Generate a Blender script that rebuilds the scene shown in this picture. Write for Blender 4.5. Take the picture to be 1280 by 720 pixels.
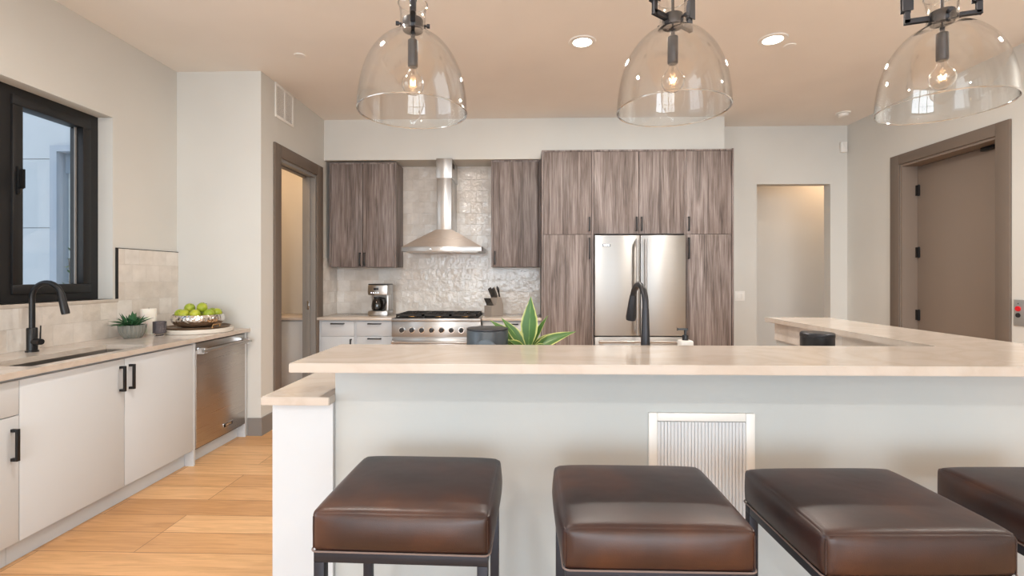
import bpy, bmesh, math, random
from math import pi, sin, cos, radians as R
from mathutils import Vector, Matrix
random.seed(7)
SC = bpy.context.scene
for o in list(bpy.data.objects): bpy.data.objects.remove(o)
C = SC.collection

# ------------------------------------------------------------------ camera
F_PX = 610.0
cd = bpy.data.cameras.new('camera'); cam = bpy.data.objects.new('camera', cd); C.objects.link(cam)
cd.sensor_fit = 'HORIZONTAL'; cd.sensor_width = 36; cd.lens = 36 * F_PX / 1280
cd.shift_y = -14 / 1280; cd.clip_start = .05; cd.clip_end = 200
cam.location = (0, 0, 1.35); cam.rotation_euler = (pi / 2, 0, math.atan(17 / 610))
SC.camera = cam

# ------------------------------------------------------------------ colour management, sky and big lights
SC.view_settings.view_transform = 'Standard'; SC.view_settings.look = 'None'
SC.view_settings.gamma = 1; SC.view_settings.use_curve_mapping = False
SC.view_settings.exposure = 0.0
WORLD_S = 1.9
DAY_COL = (0.80, 0.91, 1.0)
WIN_W = 160
CAN_W = 31
WARM = (1.0, 0.94, 0.86)

world = bpy.data.worlds.new('sky'); SC.world = world; world.use_nodes = True
nt = world.node_tree; bg = nt.nodes['Background']
tc = nt.nodes.new('ShaderNodeTexCoord'); sp = nt.nodes.new('ShaderNodeSeparateXYZ'); rp = nt.nodes.new('ShaderNodeValToRGB')
nt.links.new(tc.outputs['Generated'], sp.inputs[0]); nt.links.new(sp.outputs['Z'], rp.inputs[0]); nt.links.new(rp.outputs[0], bg.inputs[0])
rp.color_ramp.elements[0].position = .0; rp.color_ramp.elements[0].color = (.62, .68, .72, 1)
rp.color_ramp.elements[1].position = .6; rp.color_ramp.elements[1].color = (.60, .70, .86, 1)
bg.inputs[1].default_value = WORLD_S

def area(name, loc, rot, sx, sy, power, col, shape='RECTANGLE', spread=pi):
    l = bpy.data.lights.new(name, 'AREA'); l.shape = shape; l.size = sx
    if shape == 'RECTANGLE': l.size_y = sy
    l.energy = power; l.color = col; l.spread = spread
    o = bpy.data.objects.new(name, l); C.objects.link(o); o.location = loc; o.rotation_euler = rot
    return o
REAR_Y = -7.0
WIN_X = (-1.75, 0.45, 2.65)
for wx in WIN_X:                       # daylight entering the three windows behind the viewer
    area('window_daylight', (wx, REAR_Y - .22, 1.525), (R(90), 0, 0), 2.04, 2.85, WIN_W, DAY_COL)
area('window_daylight', (-3.55, 0.2, 1.5), (0, R(-90), 0), 2.2, 2.6, 45, DAY_COL)

# ------------------------------------------------------------------ materials
def M(name, col, rough=.5, metal=0, spec=.5, **kw):
    m = bpy.data.materials.new(name); m.use_nodes = True
    p = m.node_tree.nodes['Principled BSDF']
    p.inputs['Base Color'].default_value = (*col, 1); p.inputs['Roughness'].default_value = rough
    p.inputs['Metallic'].default_value = metal; p.inputs['Specular IOR Level'].default_value = spec
    for k, v in kw.items(): p.inputs[k.replace('_', ' ')].default_value = v
    return m
class N:
    def __init__(s, m): s.m = m; s.t = m.node_tree; s.p = s.t.nodes.get('Principled BSDF')
    def n(s, typ, **kw):
        o = s.t.nodes.new('ShaderNode' + typ)
        for k, v in kw.items():
            if k.startswith('i_'):
                key = k[2:]
                key = int(key) if key.isdigit() else key.replace('_', ' ')
                o.inputs[key].default_value = v
            else: setattr(o, k, v)
        return o
    def l(s, a, b): s.t.links.new(a, b)
    def coord(s, scale=(1, 1, 1), rot=(0, 0, 0), rnd=False):
        t = s.n('TexCoord'); mp = s.n('Mapping'); mp.inputs['Scale'].default_value = scale; mp.inputs['Rotation'].default_value = rot
        if rnd:
            oi = s.n('ObjectInfo'); mu = s.n('Math', operation='MULTIPLY', i_1=37.0); s.l(oi.outputs['Random'], mu.inputs[0])
            va = s.n('VectorMath', operation='ADD'); s.l(t.outputs['Object'], va.inputs[0]); s.l(mu.outputs[0], va.inputs[1]); s.l(va.outputs[0], mp.inputs[0])
        else: s.l(t.outputs['Object'], mp.inputs[0])
        return mp.outputs[0]
    def ramp(s, fac, stops):
        r = s.n('ValToRGB'); cr = r.color_ramp
        while len(cr.elements) < len(stops): cr.elements.new(.5)
        for e, (p, c) in zip(cr.elements, stops): e.position = p; e.color = (*c, 1) if len(c) == 3 else c
        s.l(fac, r.inputs[0]); return r.outputs[0]
    def bump(s, h, strength=.2, dist=.01, normal=None):
        b = s.n('Bump', i_Strength=strength, i_Distance=dist); s.l(h, b.inputs['Height'])
        if normal: s.l(normal, b.inputs['Normal'])
        s.l(b.outputs[0], s.p.inputs['Normal']); return b.outputs[0]

def paint(name, col, rough=.85, var=.03, sc=60, bump=.06):
    m = M(name, col, rough, spec=.25); k = N(m); c = k.coord()
    n1 = k.n('TexNoise', i_Scale=sc, i_Detail=4.0); k.l(c, n1.inputs[0]); k.bump(n1.outputs[0], bump, .004)
    n2 = k.n('TexNoise', i_Scale=1.3, i_Detail=3.0); k.l(c, n2.inputs[0])
    k.l(k.ramp(n2.outputs[0], [(.3, tuple(x * (1 - var) for x in col)), (.7, tuple(min(1, x * (1 + var)) for x in col))]), k.p.inputs['Base Color'])
    return m
MW = paint('wall_paint', (.655, .65, .62))
MCE = paint('ceiling_paint', (.86, .83, .79), .8)
MBARW = paint('bar_wall_paint', (.51, .53, .525))
MCAB = paint('white_lacquer', (.60, .63, .66), .5, .01, 30, .0)
MCAB.node_tree.nodes['Principled BSDF'].inputs['Specular IOR Level'].default_value = .18
MTRIM = paint('taupe_trim_paint', (.17, .135, .11), .5, .03)
MDOOR = paint('taupe_door_paint', (.255, .205, .17), .5, .03)
MGREYT = paint('grey_trim_paint', (.27, .26, .25), .5, .03)
MBASE = paint('baseboard_paint', (.24, .22, .205), .5, .03)
MWHITE = M('white_plastic', (.82, .81, .78), .4)
MBLACK = M('matte_black_metal', (.012, .012, .013), .38, .3)
MWINB = M('black_window_frame', (.006, .006, .007), .45)
MIRON = M('dark_bronze_iron', (.045, .045, .05), .42, .7)
MSTOOLF = M('blackened_steel', (.03, .032, .042), .45, .6)
MCHROME = M('chrome', (.75, .75, .76), .08, 1)
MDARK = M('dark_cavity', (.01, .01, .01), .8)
MCAST = M('cast_iron', (.025, .022, .02), .55, .3)
MBLKP = M('black_plastic', (.015, .015, .017), .3)
MCANDLE = M('ivory_wax', (.82, .78, .72), .5, Subsurface_Weight=.2)
MBRASS = M('aged_brass', (.45, .28, .13), .3, 1)
MDUCT = M('grey_enamel', (.058, .070, .082), .35, .2)
MPOT = M('glazed_grey_pot', (.22, .22, .195), .5)
MSOAP = M('white_ceramic', (.8, .78, .74), .25)
MRED = M('red_button', (.6, .01, .02), .3, Emission_Color=(1, .02, .03, 1), Emission_Strength=.08)

def brushed(name, col, rough=.25, horiz=True, sc=1):
    m = M(name, col, rough, 1); k = N(m)
    c = k.coord((2, 2, 300 * sc) if horiz else (300 * sc, 300 * sc, 2))
    n1 = k.n('TexNoise', i_Scale=1.0, i_Detail=3.0); k.l(c, n1.inputs[0])
    mr = k.n('MapRange', i_3=rough * .8, i_4=rough * 1.3); k.l(n1.outputs[0], mr.inputs[0]); k.l(mr.outputs[0], k.p.inputs['Roughness'])
    k.bump(n1.outputs[0], .015, .0005); k.p.inputs['Anisotropic'].default_value = .85; k.p.inputs['Anisotropic Rotation'].default_value = .25
    tg = k.n('Tangent', direction_type='RADIAL', axis='Z'); k.l(tg.outputs[0], k.p.inputs['Tangent'])
    return m
MSTEEL = brushed('brushed_stainless_steel', (.48, .465, .45), .30)
MSTEELV = brushed('brushed_steel_fridge', (.46, .46, .455), .42)
MSTEELD = brushed('dark_brushed_steel', (.50, .45, .41), .28)
MSINK = brushed('sink_steel', (.42, .40, .38), .3)

# walnut-look laminate with upright grain
def walnut():
    m = M('walnut_laminate', (.2, .14, .11), .48, spec=.35); k = N(m)
    c = k.coord((9, 9, .55), rnd=True)
    n1 = k.n('TexNoise', i_Scale=1.6, i_Detail=8.0, i_Roughness=.62, i_Distortion=.8); k.l(c, n1.inputs[0])
    c2 = k.coord((60, 60, 1.6), rnd=True)
    n2 = k.n('TexNoise', i_Scale=2.2, i_Detail=5.0, i_Roughness=.6); k.l(c2, n2.inputs[0])
    a = k.n('Math', operation='MULTIPLY', i_1=.42); k.l(n2.outputs[0], a.inputs[0])
    b = k.n('Math', operation='MULTIPLY', i_1=.58); k.l(n1.outputs[0], b.inputs[0])
    s = k.n('Math', operation='ADD'); k.l(a.outputs[0], s.inputs[0]); k.l(b.outputs[0], s.inputs[1])
    col = k.ramp(s.outputs[0], [(.34, (.055, .041, .037)), (.45, (.150, .117, .105)), (.53, (.240, .196, .182)), (.64, (.36, .31, .295))])
    k.l(col, k.p.inputs['Base Color']); k.bump(s.outputs[0], .12, .002)
    return m
MWAL = walnut()

def floor_mat():
    m = M('oak_planks', (.5, .3, .15), .38, spec=.4); k = N(m); c = k.coord()
    br = k.n('TexBrick', offset=.37, offset_frequency=3, i_Scale=1.0, i_Mortar_Size=.0016, i_Mortar_Smooth=.1, i_Brick_Width=1.3, i_Row_Height=.187, i_Bias=0.0)
    br.inputs['Color1'].default_value = (0, 0, 0, 1); br.inputs['Color2'].default_value = (1, 1, 1, 1); br.inputs['Mortar'].default_value = (.5, .5, .5, 1)
    sh = k.n('VectorMath', operation='ADD'); sh.inputs[1].default_value = (.62, .092, 0); k.l(c, sh.inputs[0]); k.l(sh.outputs[0], br.inputs[0])
    base = k.ramp(br.outputs['Color'], [(0, (.58, .315, .14)), (.5, (.69, .40, .19)), (1, (.76, .465, .235))])
    c2 = k.coord((1.2, 16, 1))
    va = k.n('VectorMath', operation='ADD'); k.l(c2, va.inputs[0]); k.l(br.outputs['Color'], va.inputs[1])
    n1 = k.n('TexNoise', i_Scale=2.0, i_Detail=7.0, i_Roughness=.6, i_Distortion=1.2); k.l(va.outputs[0], n1.inputs[0])
    g = k.ramp(n1.outputs[0], [(.3, (.78, .74, .70)), (.6, (1.04, 1.04, 1.04))])
    mx = k.n('MixRGB', blend_type='MULTIPLY', i_Fac=1.0); k.l(base, mx.inputs[1]); k.l(g, mx.inputs[2])
    # knots
    ck = k.coord((1.1, 3.2, 1)); vo = k.n('TexVoronoi', i_Scale=1.15); k.l(ck, vo.inputs[0])
    kn = k.ramp(vo.outputs['Distance'], [(.02, (.35, .28, .22)), (.06, (1, 1, 1))])
    mk = k.n('MixRGB', blend_type='MULTIPLY', i_Fac=.8); k.l(mx.outputs[0], mk.inputs[1]); k.l(kn, mk.inputs[2])
    gap = k.n('MixRGB', i_Fac=0.0); k.l(br.outputs['Fac'], gap.inputs[0]); k.l(mk.outputs[0], gap.inputs[1]); gap.inputs[2].default_value = (.16, .075, .03, 1)
    k.l(gap.outputs[0], k.p.inputs['Base Color'])
    iv = k.n('Math', operation='SUBTRACT', i_0=1.0); k.l(br.outputs['Fac'], iv.inputs[1]); b1 = k.bump(iv.outputs[0], .4, .002)
    k.bump(n1.outputs[0], .08, .003, b1)
    return m
MFLOOR = floor_mat()

def tile_mat(name, axes):
    m = M(name, (.7, .66, .6), .12, spec=.6); k = N(m); t = k.n('TexCoord'); sx = k.n('SeparateXYZ'); k.l(t.outputs['Object'], sx.inputs[0])
    cb = k.n('CombineXYZ'); k.l(sx.outputs[axes[0]], cb.inputs[0]); k.l(sx.outputs[axes[1]], cb.inputs[1])
    br = k.n('TexBrick', offset=.5, i_Scale=1.0, i_Mortar_Size=.0022, i_Mortar_Smooth=.3, i_Brick_Width=.137, i_Row_Height=.132, i_Bias=-.1)
    br.inputs['Color1'].default_value = (0, 0, 0, 1); br.inputs['Color2'].default_value = (1, 1, 1, 1); br.inputs['Mortar'].default_value = (.5, .5, .5, 1)
    sh = k.n('VectorMath', operation='ADD'); sh.inputs[1].default_value = (0.03, .01, 0); k.l(cb.outputs[0], sh.inputs[0]); k.l(sh.outputs[0], br.inputs[0])
    base = k.ramp(br.outputs['Color'], [(0, (.66, .60, .54)), (.5, (.72, .67, .62)), (1, (.76, .73, .69))])
    n1 = k.n('TexNoise', i_Scale=9.0, i_Detail=4.0); k.l(cb.outputs[0], n1.inputs[0])
    mx = k.n('MixRGB', blend_type='MULTIPLY', i_Fac=1.0); k.l(base, mx.inputs[1]); k.l(k.ramp(n1.outputs[0], [(.3, (.9, .89, .88)), (.7, (1.05, 1.05, 1.05))]), mx.inputs[2])
    gp = k.n('MixRGB'); k.l(br.outputs['Fac'], gp.inputs[0]); k.l(mx.outputs[0], gp.inputs[1]); gp.inputs[2].default_value = (.66, .61, .56, 1); k.l(gp.outputs[0], k.p.inputs['Base Color'])
    # hand-made waviness: each tile tilts a little, plus ripples
    n2 = k.n('TexNoise', i_Scale=16.0, i_Detail=3.0); 
    va = k.n('VectorMath', operation='ADD'); k.l(cb.outputs[0], va.inputs[0]); k.l(br.outputs['Color'], va.inputs[1]); k.l(va.outputs[0], n2.inputs[0])
    b1 = k.bump(n2.outputs[0], .6, .012)
    iv = k.n('Math', operation='SUBTRACT', i_0=1.0); k.l(br.outputs['Fac'], iv.inputs[1]); k.bump(iv.outputs[0], .45, .003, b1)
    return m
MTILEB = tile_mat('glazed_tile_back', ('X', 'Z')); MTILEL = tile_mat('glazed_tile_side', ('Y', 'Z'))

def quartz():
    m = M('cream_quartz', (.8, .74, .67), .16, spec=.65); k = N(m); c = k.coord((1, 1.6, 1))
    n1 = k.n('TexNoise', i_Scale=1.6, i_Detail=6.0, i_Roughness=.55, i_Distortion=1.6); k.l(c, n1.inputs[0])
    k.l(k.ramp(n1.outputs[0], [(.40, (.575, .51, .45)), (.49, (.53, .46, .395)), (.54, (.565, .50, .44)), (.7, (.60, .54, .48))]), k.p.inputs['Base Color'])
    return m
MQ = quartz()

def leather():
    m = M('brown_leather', (.1, .045, .025), .42, spec=.6); k = N(m); c = k.coord(rnd=True)
    n1 = k.n('TexNoise', i_Scale=5.0, i_Detail=3.0); k.l(c, n1.inputs[0])
    k.l(k.ramp(n1.outputs[0], [(.35, (.016, .0065, .0065)), (.55, (.032, .011, .008)), (.75, (.072, .023, .009))]), k.p.inputs['Base Color'])
    vo = k.n('TexVoronoi', i_Scale=330.0); k.l(c, vo.inputs[0]); b = k.bump(vo.outputs['Distance'], .12, .001)
    n2 = k.n('TexNoise', i_Scale=9.0, i_Detail=2.0); k.l(c, n2.inputs[0]); k.bump(n2.outputs[0], .18, .012, b)
    return m
MLEA = leather()
MPIPE = M('leather_piping', (.20, .15, .135), .5)

def thin_glass(name, tint=(1, 1, 1), ior=1.5, gloss_rough=0.0, boost=1.0):
    m = bpy.data.materials.new(name); m.use_nodes = True; t = m.node_tree; t.nodes.remove(t.nodes['Principled BSDF'])
    out = t.nodes['Material Output']; tr = t.nodes.new('ShaderNodeBsdfTransparent'); tr.inputs[0].default_value = (*tint, 1)
    gl = t.nodes.new('ShaderNodeBsdfGlossy'); gl.inputs['Roughness'].default_value = gloss_rough
    fr = t.nodes.new('ShaderNodeLayerWeight'); pw = t.nodes.new('ShaderNodeMath'); pw.operation = 'POWER'; pw.inputs[1].default_value = 4.5
    t.links.new(fr.outputs['Facing'], pw.inputs[0]); r0 = ((ior - 1) / (ior + 1)) ** 2
    mu = t.nodes.new('ShaderNodeMath'); mu.operation = 'MULTIPLY_ADD'; mu.inputs[1].default_value = boost * (1 - r0); mu.inputs[2].default_value = boost * r0; mu.use_clamp = True
    mx = t.nodes.new('ShaderNodeMixShader'); t.links.new(pw.outputs[0], mu.inputs[0]); t.links.new(mu.outputs[0], mx.inputs[0])
    t.links.new(tr.outputs[0], mx.inputs[1]); t.links.new(gl.outputs[0], mx.inputs[2]); t.links.new(mx.outputs[0], out.inputs[0])
    return m
MGLASS = thin_glass('clear_glass', (.985, .985, .98), 1.5, 0.0, 1.6)
MGLASSR = thin_glass('glass_rim', (.95, .96, .95), 1.5, .08, 7.0)
MBULB = thin_glass('bulb_glass', (1, .97, .93), 1.5, .12, 3.0)
MPANE = thin_glass('window_glass', (.95, .97, .98))
MSMOKE = thin_glass('smoked_ribbed_glass', (.28, .26, .27), 1.5, .1, 1.5)
MFIL = M('glowing_filament', (1, .6, .3), .5, Emission_Color=(1, .72, .42, 1), Emission_Strength=9.0)
MLED = M('lit_diffuser', (1, .95, .85), .5, Emission_Color=(1, .93, .82, 1), Emission_Strength=9.0)
MHOODL = M('lit_hood_lamp', (1, .95, .85), .5, Emission_Color=(1, .93, .82, 1), Emission_Strength=3.0)

def leafy(name, inner, mid, edge, e0=.72):
    m = M(name, mid, .42, spec=.4); k = N(m); uv = k.n('UVMap'); sx = k.n('SeparateXYZ'); k.l(uv.outputs[0], sx.inputs[0])
    a = k.n('Math', operation='SUBTRACT', i_1=.5); k.l(sx.outputs[0], a.inputs[0]); b = k.n('Math', operation='ABSOLUTE'); k.l(a.outputs[0], b.inputs[0])
    c = k.n('Math', operation='MULTIPLY', i_1=2.0); k.l(b.outputs[0], c.inputs[0])
    n1 = k.n('TexNoise', i_Scale=14.0, i_Detail=3.0); k.l(k.coord(), n1.inputs[0]); d = k.n('Math', operation='MULTIPLY_ADD', i_1=.35, i_2=-.17); k.l(n1.outputs[0], d.inputs[0])
    e = k.n('Math', operation='ADD'); k.l(c.outputs[0], e.inputs[0]); k.l(d.outputs[0], e.inputs[1])
    k.l(k.ramp(e.outputs[0], [(0, inner), (.08, mid), (e0 - .12, mid), (e0 + .1, edge)]), k.p.inputs['Base Color'])
    return m
MLEAFV = leafy('variegated_leaf', (.20, .33, .08), (.065, .155, .035), (.62, .64, .22), .86)
MLEAFG = leafy('succulent_leaf', (.07, .17, .07), (.035, .115, .045), (.06, .17, .07), .9)
MSHRUB = leafy('shrub_leaf', (.10, .15, .05), (.10, .15, .06), (.14, .18, .07), .9)
def fruitm():
    m = M('green_lime', (.36, .44, .03), .35); k = N(m); c = k.coord(rnd=True)
    n = k.n('TexNoise', i_Scale=14.0, i_Detail=2.0); k.l(c, n.inputs[0]); k.l(k.ramp(n.outputs[0], [(.3, (.22, .33, .02)), (.7, (.48, .50, .04))]), k.p.inputs['Base Color'])
    v = k.n('TexVoronoi', i_Scale=120.0); k.l(c, v.inputs[0]); k.bump(v.outputs[0], .15, .001)
    return m
MFRUIT = fruitm()
def hammered():
    m = M('hammered_silver', (.78, .74, .70), .14, 1); k = N(m); v = k.n('TexVoronoi', i_Scale=48.0, feature='SMOOTH_F1'); k.l(k.coord(), v.inputs[0]); k.bump(v.outputs[0], .9, .008); return m
MHAM = hammered()
def panelm():
    m = paint('exterior_cement_panel', (.50, .53, .56), .8, .05, 12, .1); return m
MEXT = panelm()

# ------------------------------------------------------------------ mesh builder
class MB:
    def __init__(s): s.bm = bmesh.new(); s.uv = None
    def box(s, x0, x1, y0, y1, z0, z1, bev=0, seg=2):
        r = bmesh.ops.create_cube(s.bm, size=1)
        vs = r['verts']
        for v in vs: v.co = Vector(((x0 + x1) / 2 + v.co.x * (x1 - x0), (y0 + y1) / 2 + v.co.y * (y1 - y0), (z0 + z1) / 2 + v.co.z * (z1 - z0)))
        if bev:
            es = list({e for v in vs for e in v.link_edges}); bmesh.ops.bevel(s.bm, geom=es, offset=bev, segments=seg, affect='EDGES', profile=.5)
        return s
    def prism(s, pts, z0, z1, bev=0, axis='z'):
        def mk(a, b, h): return {'z': (a, b, h), 'x': (h, a, b), 'y': (a, h, b)}[axis]
        lo = [s.bm.verts.new(mk(a, b, z0)) for a, b in pts]; hi = [s.bm.verts.new(mk(a, b, z1)) for a, b in pts]
        n = len(pts); fs = [s.bm.faces.new(lo[::-1]), s.bm.faces.new(hi)]
        for i in range(n): fs.append(s.bm.faces.new((lo[i], lo[(i + 1) % n], hi[(i + 1) % n], hi[i])))
        if bev: bmesh.ops.bevel(s.bm, geom=list({e for f in fs for e in f.edges}), offset=bev, segments=2, affect='EDGES')
        return s
    def tube(s, pts, r, seg=12, caps=True):
        pts = [Vector(p) for p in pts]; n = len(pts); rs = r if isinstance(r, (list, tuple)) else [r] * n
        rings = []; up = None
        for i, p in enumerate(pts):
            t = (pts[min(i + 1, n - 1)] - pts[max(i - 1, 0)]).normalized()
            if up is None: up = t.orthogonal().normalized()
            else:
                up = (up - t * up.dot(t)); up = up.normalized() if up.length > 1e-6 else t.orthogonal().normalized()
            b = t.cross(up)
            rings.append([s.bm.verts.new(p + (up * cos(2 * pi * k / seg) + b * sin(2 * pi * k / seg)) * rs[i]) for k in range(seg)])
        for a, b in zip(rings, rings[1:]):
            for k in range(seg): s.bm.faces.new((a[k], a[(k + 1) % seg], b[(k + 1) % seg], b[k]))
        if caps: s.bm.faces.new(rings[0][::-1]); s.bm.faces.new(rings[-1])
        return s
    def lathe(s, prof, c=(0, 0, 0), seg=40, closed=False, flute=None, sx=1, sy=1):
        rings = []
        for r, z in prof:
            if r < 1e-5: rings.append([s.bm.verts.new((c[0], c[1], c[2] + z))]); continue
            ring = []
            for k in range(seg):
                a = 2 * pi * k / seg; rr = r * (1 + (flute(a) if flute else 0))
                ring.append(s.bm.verts.new((c[0] + rr * cos(a) * sx, c[1] + rr * sin(a) * sy, c[2] + z)))
            rings.append(ring)
        pr = list(zip(rings, rings[1:]))
        if closed: pr.append((rings[-1], rings[0]))
        for a, b in pr:
            for k in range(seg):
                q = (k + 1) % seg
                if len(a) == 1 and len(b) == 1: break
                if len(a) == 1: s.bm.faces.new((a[0], b[q], b[k]))
                elif len(b) == 1: s.bm.faces.new((a[k], a[q], b[0]))
                else: s.bm.faces.new((a[k], a[q], b[q], b[k]))
        return s
    def bar(s, p0, p1, w, h, bev=0):          # square bar between two points
        p0, p1 = Vector(p0), Vector(p1); t = p1 - p0; L = t.length; t.normalize()
        u = Vector((0, 0, 1)) if abs(t.z) < .9 else Vector((1, 0, 0)); a = t.cross(u).normalized(); b = a.cross(t).normalized()
        r = bmesh.ops.create_cube(s.bm, size=1); vs = r['verts']
        for v in vs: v.co = (p0 + p1) / 2 + t * v.co.x * L + a * v.co.y * w + b * v.co.z * h
        if bev: bmesh.ops.bevel(s.bm, geom=list({e for v in vs for e in v.link_edges}), offset=bev, segments=2, affect='EDGES')
        return s
    def leaf(s, path, widths, normal=(0, 0, 1), cup=.25):
        if s.uv is None: s.uv = s.bm.loops.layers.uv.new('UVMap')
        path = [Vector(p) for p in path]; n = len(path); nm = Vector(normal); rows = []
        for i, p in enumerate(path):
            t = (path[min(i + 1, n - 1)] - path[max(i - 1, 0)]).normalized(); sd = t.cross(nm)
            sd = sd.normalized() if sd.length > 1e-6 else t.orthogonal(); up = sd.cross(t)
            rows.append([s.bm.verts.new(p + sd * u * widths[i] + up * abs(u) * widths[i] * cup) for u in (-1, -.6, 0, .6, 1)])
        for i in range(n - 1):
            for j in range(4):
                f = s.bm.faces.new((rows[i][j], rows[i][j + 1], rows[i + 1][j + 1], rows[i + 1][j])); f.smooth = True
                us = (0, .2, .5, .8, 1)
                for lp, (u, v) in zip(f.loops, ((us[j], i / (n - 1)), (us[j + 1], i / (n - 1)), (us[j + 1], (i + 1) / (n - 1)), (us[j], (i + 1) / (n - 1)))): lp[s.uv].uv = (u, v)
        return s
    def build(s, name, mat, parent=None, loc=(0, 0, 0), rz=0, smooth=True, solid=0, ang=38):
        bmesh.ops.recalc_face_normals(s.bm, faces=s.bm.faces) if s.uv is None else None
        me = bpy.data.meshes.new(name); s.bm.to_mesh(me); s.bm.free()
        if smooth:
            me.shade_smooth(); me.set_sharp_from_angle(angle=R(ang))
        me.materials.append(mat)
        o = bpy.data.objects.new(name, me); C.objects.link(o); o.location = loc; o.rotation_euler = (0, 0, rz)
        if parent: o.parent = parent
        if solid:
            md = o.modifiers.new('thickness', 'SOLIDIFY'); md.thickness = solid; md.offset = 0
        return o
def tag(o, label, cat, group=None):
    o['label'] = label; o['category'] = cat
    if group: o['group'] = group
    return o
def thing(name, label, cat, loc=(0, 0, 0), rz=0, group=None):
    o = bpy.data.objects.new(name, None); o.empty_display_size = .05; C.objects.link(o); o.location = loc; o.rotation_euler = (0, 0, rz)
    return tag(o, label, cat, group)
def struct(o): o['kind'] = 'structure'; return o
def sroot(name, loc=(0, 0, 0)):
    o = bpy.data.objects.new(name, None); C.objects.link(o); o.location = loc; return struct(o)
def copy_tree(o, parent=None):
    c = o.copy(); C.objects.link(c)
    if parent: c.parent = parent
    for ch in [x for x in list(C.objects) if x.parent == o and x is not c]: copy_tree(ch, c)
    return c
def lettering(name, txt, size, mat, parent, loc, rot, depth=.0008, bold=.0):
    cu = bpy.data.curves.new(name, 'FONT'); cu.body = txt; cu.size = size; cu.extrude = depth; cu.align_x = 'CENTER'; cu.align_y = 'CENTER'; cu.offset = bold
    t = bpy.data.objects.new(name + '_tmp', cu); C.objects.link(t); dg = bpy.context.evaluated_depsgraph_get()
    me = bpy.data.meshes.new_from_object(t.evaluated_get(dg)); bpy.data.objects.remove(t); me.materials.clear(); me.materials.append(mat)
    o = bpy.data.objects.new(name, me); C.objects.link(o); o.parent = parent; o.location = loc; o.rotation_euler = rot; return o

# ================================================================== THE SETTING
XL, XR, YB, CH = -2.98, 3.72, 5.75, 3.10
RY, HX = 4.09, -2.25           # wall at the end of the sink run; wall with the pantry doorway
struct(MB().box(XL - .3, XR + 2.5, REAR_Y - .2, 8.2, -.1, 0).build('floor', MFLOOR))
struct(MB().box(XL - .3, XR + 2.5, REAR_Y - .2, 8.2, CH, CH + .12).build('ceiling', MCE))
# left wall with the sink window opening and a second opening beside the viewer
wl = MB()
WY0, WY1, WZ0, WZ1 = 1.95, 3.443, 1.19, 2.50
wl.box(XL - .25, XL, REAR_Y, -1.3, 0, CH).box(XL - .25, XL, 1.5, WY0, 0, CH).box(XL - .25, XL, -1.3, 1.5, 0, .25).box(XL - .25, XL, -1.3, 1.5, 2.7, CH)
wl.box(XL - .25, XL, WY0, WY1, 0, WZ0).box(XL - .25, XL, WY0, WY1, WZ1, CH).box(XL - .25, XL, WY1, RY + .12, 0, CH)
struct(wl.build('wall_left', MW))
struct(MB().box(XL, HX, RY, RY + .12, 0, CH).build('wall_left_return', MW))
# hallway side wall with doorway
DY0, DY1, DZ = 4.402, 5.18, 2.44
hw = MB().box(HX - .14, HX, RY + .12, DY0, 0, CH).box(HX - .14, HX, DY0, DY1, DZ, CH).box(HX - .14, HX, DY1, YB, 0, CH)
struct(hw.build('wall_hall', MW))
# pantry room beyond the doorway
struct(MB().box(-3.45, -3.35, RY + .12, YB + .1, 0, CH).box(-3.45, XL, RY, RY + .12, 0, CH).build('wall_pantry', MW))
# back wall with niche opening
NX0, NX1, NZ = 2.687, 3.527, 2.425
bw = MB().box(-3.35, NX0, YB, YB + .12, 0, CH).box(NX0, NX1, YB, YB + .12, NZ, CH).box(NX1, XR + .3, YB, YB + .12, 0, CH)
struct(bw.build('wall_back', MW))
# hallway behind the opening
struct(MB().box(3.05, 4.6, 6.75, 6.85, 0, CH).box(2.3, 3.05, 7.25, 7.35, 0, CH).box(3.05, 3.15, 6.85, 7.35, 0, CH).build('wall_passage', MW))
struct(MB().box(2.2, 2.3, YB + .12, 7.35, 0, CH).box(4.6, 4.7, YB + .12, 6.85, 0, CH).build('wall_passage_side', MW))
# soffit over the cabinets
struct(MB().box(HX, .17, 5.39, YB, 2.65, CH).box(.17, 2.17, 5.39, YB, 2.70, CH).build('wall_soffit', MW))
# right wall with recessed door
RY0, RY1, RZ = 3.954, 4.949, 2.46
rw = MB().box(XR, XR + .3, REAR_Y, RY0, 0, CH).box(XR, XR + .3, RY0, RY1, RZ, CH).box(XR, XR + .3, RY1, YB + .12, 0, CH)
struct(rw.build('wall_right', MW))
# rear wall with three tall windows
rr = MB(); xs = [XL - .3]
for wx in WIN_X: xs += [wx - 1.02, wx + 1.02]
xs += [XR + .3]
for i in range(0, len(xs), 2): rr.box(xs[i], xs[i + 1], REAR_Y - .15, REAR_Y, 0, CH)
for wx in WIN_X: rr.box(wx - 1.02, wx + 1.02, REAR_Y - .15, REAR_Y, 0, .10).box(wx - 1.02, wx + 1.02, REAR_Y - .15, REAR_Y, 2.95, CH)
struct(rr.build('wall_rear', MW))
for i, wx in enumerate(WIN_X):
    w = sroot('window_%d' % (i + 2), (wx, REAR_Y - .08, .10))
    f = MB()
    for a, b in ((-1.02, -.96), (.96, 1.02), (-.03, .03)): f.box(a, b, -.03, .03, 0, 2.85)
    for a, b in ((0, .06), (2.79, 2.85)): f.box(-.96, .96, -.03, .03, a, b)
    f.box(-.96, .96, -.02, .02, 2.05, 2.10)
    f.build('window_frame', MWINB, w)

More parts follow.
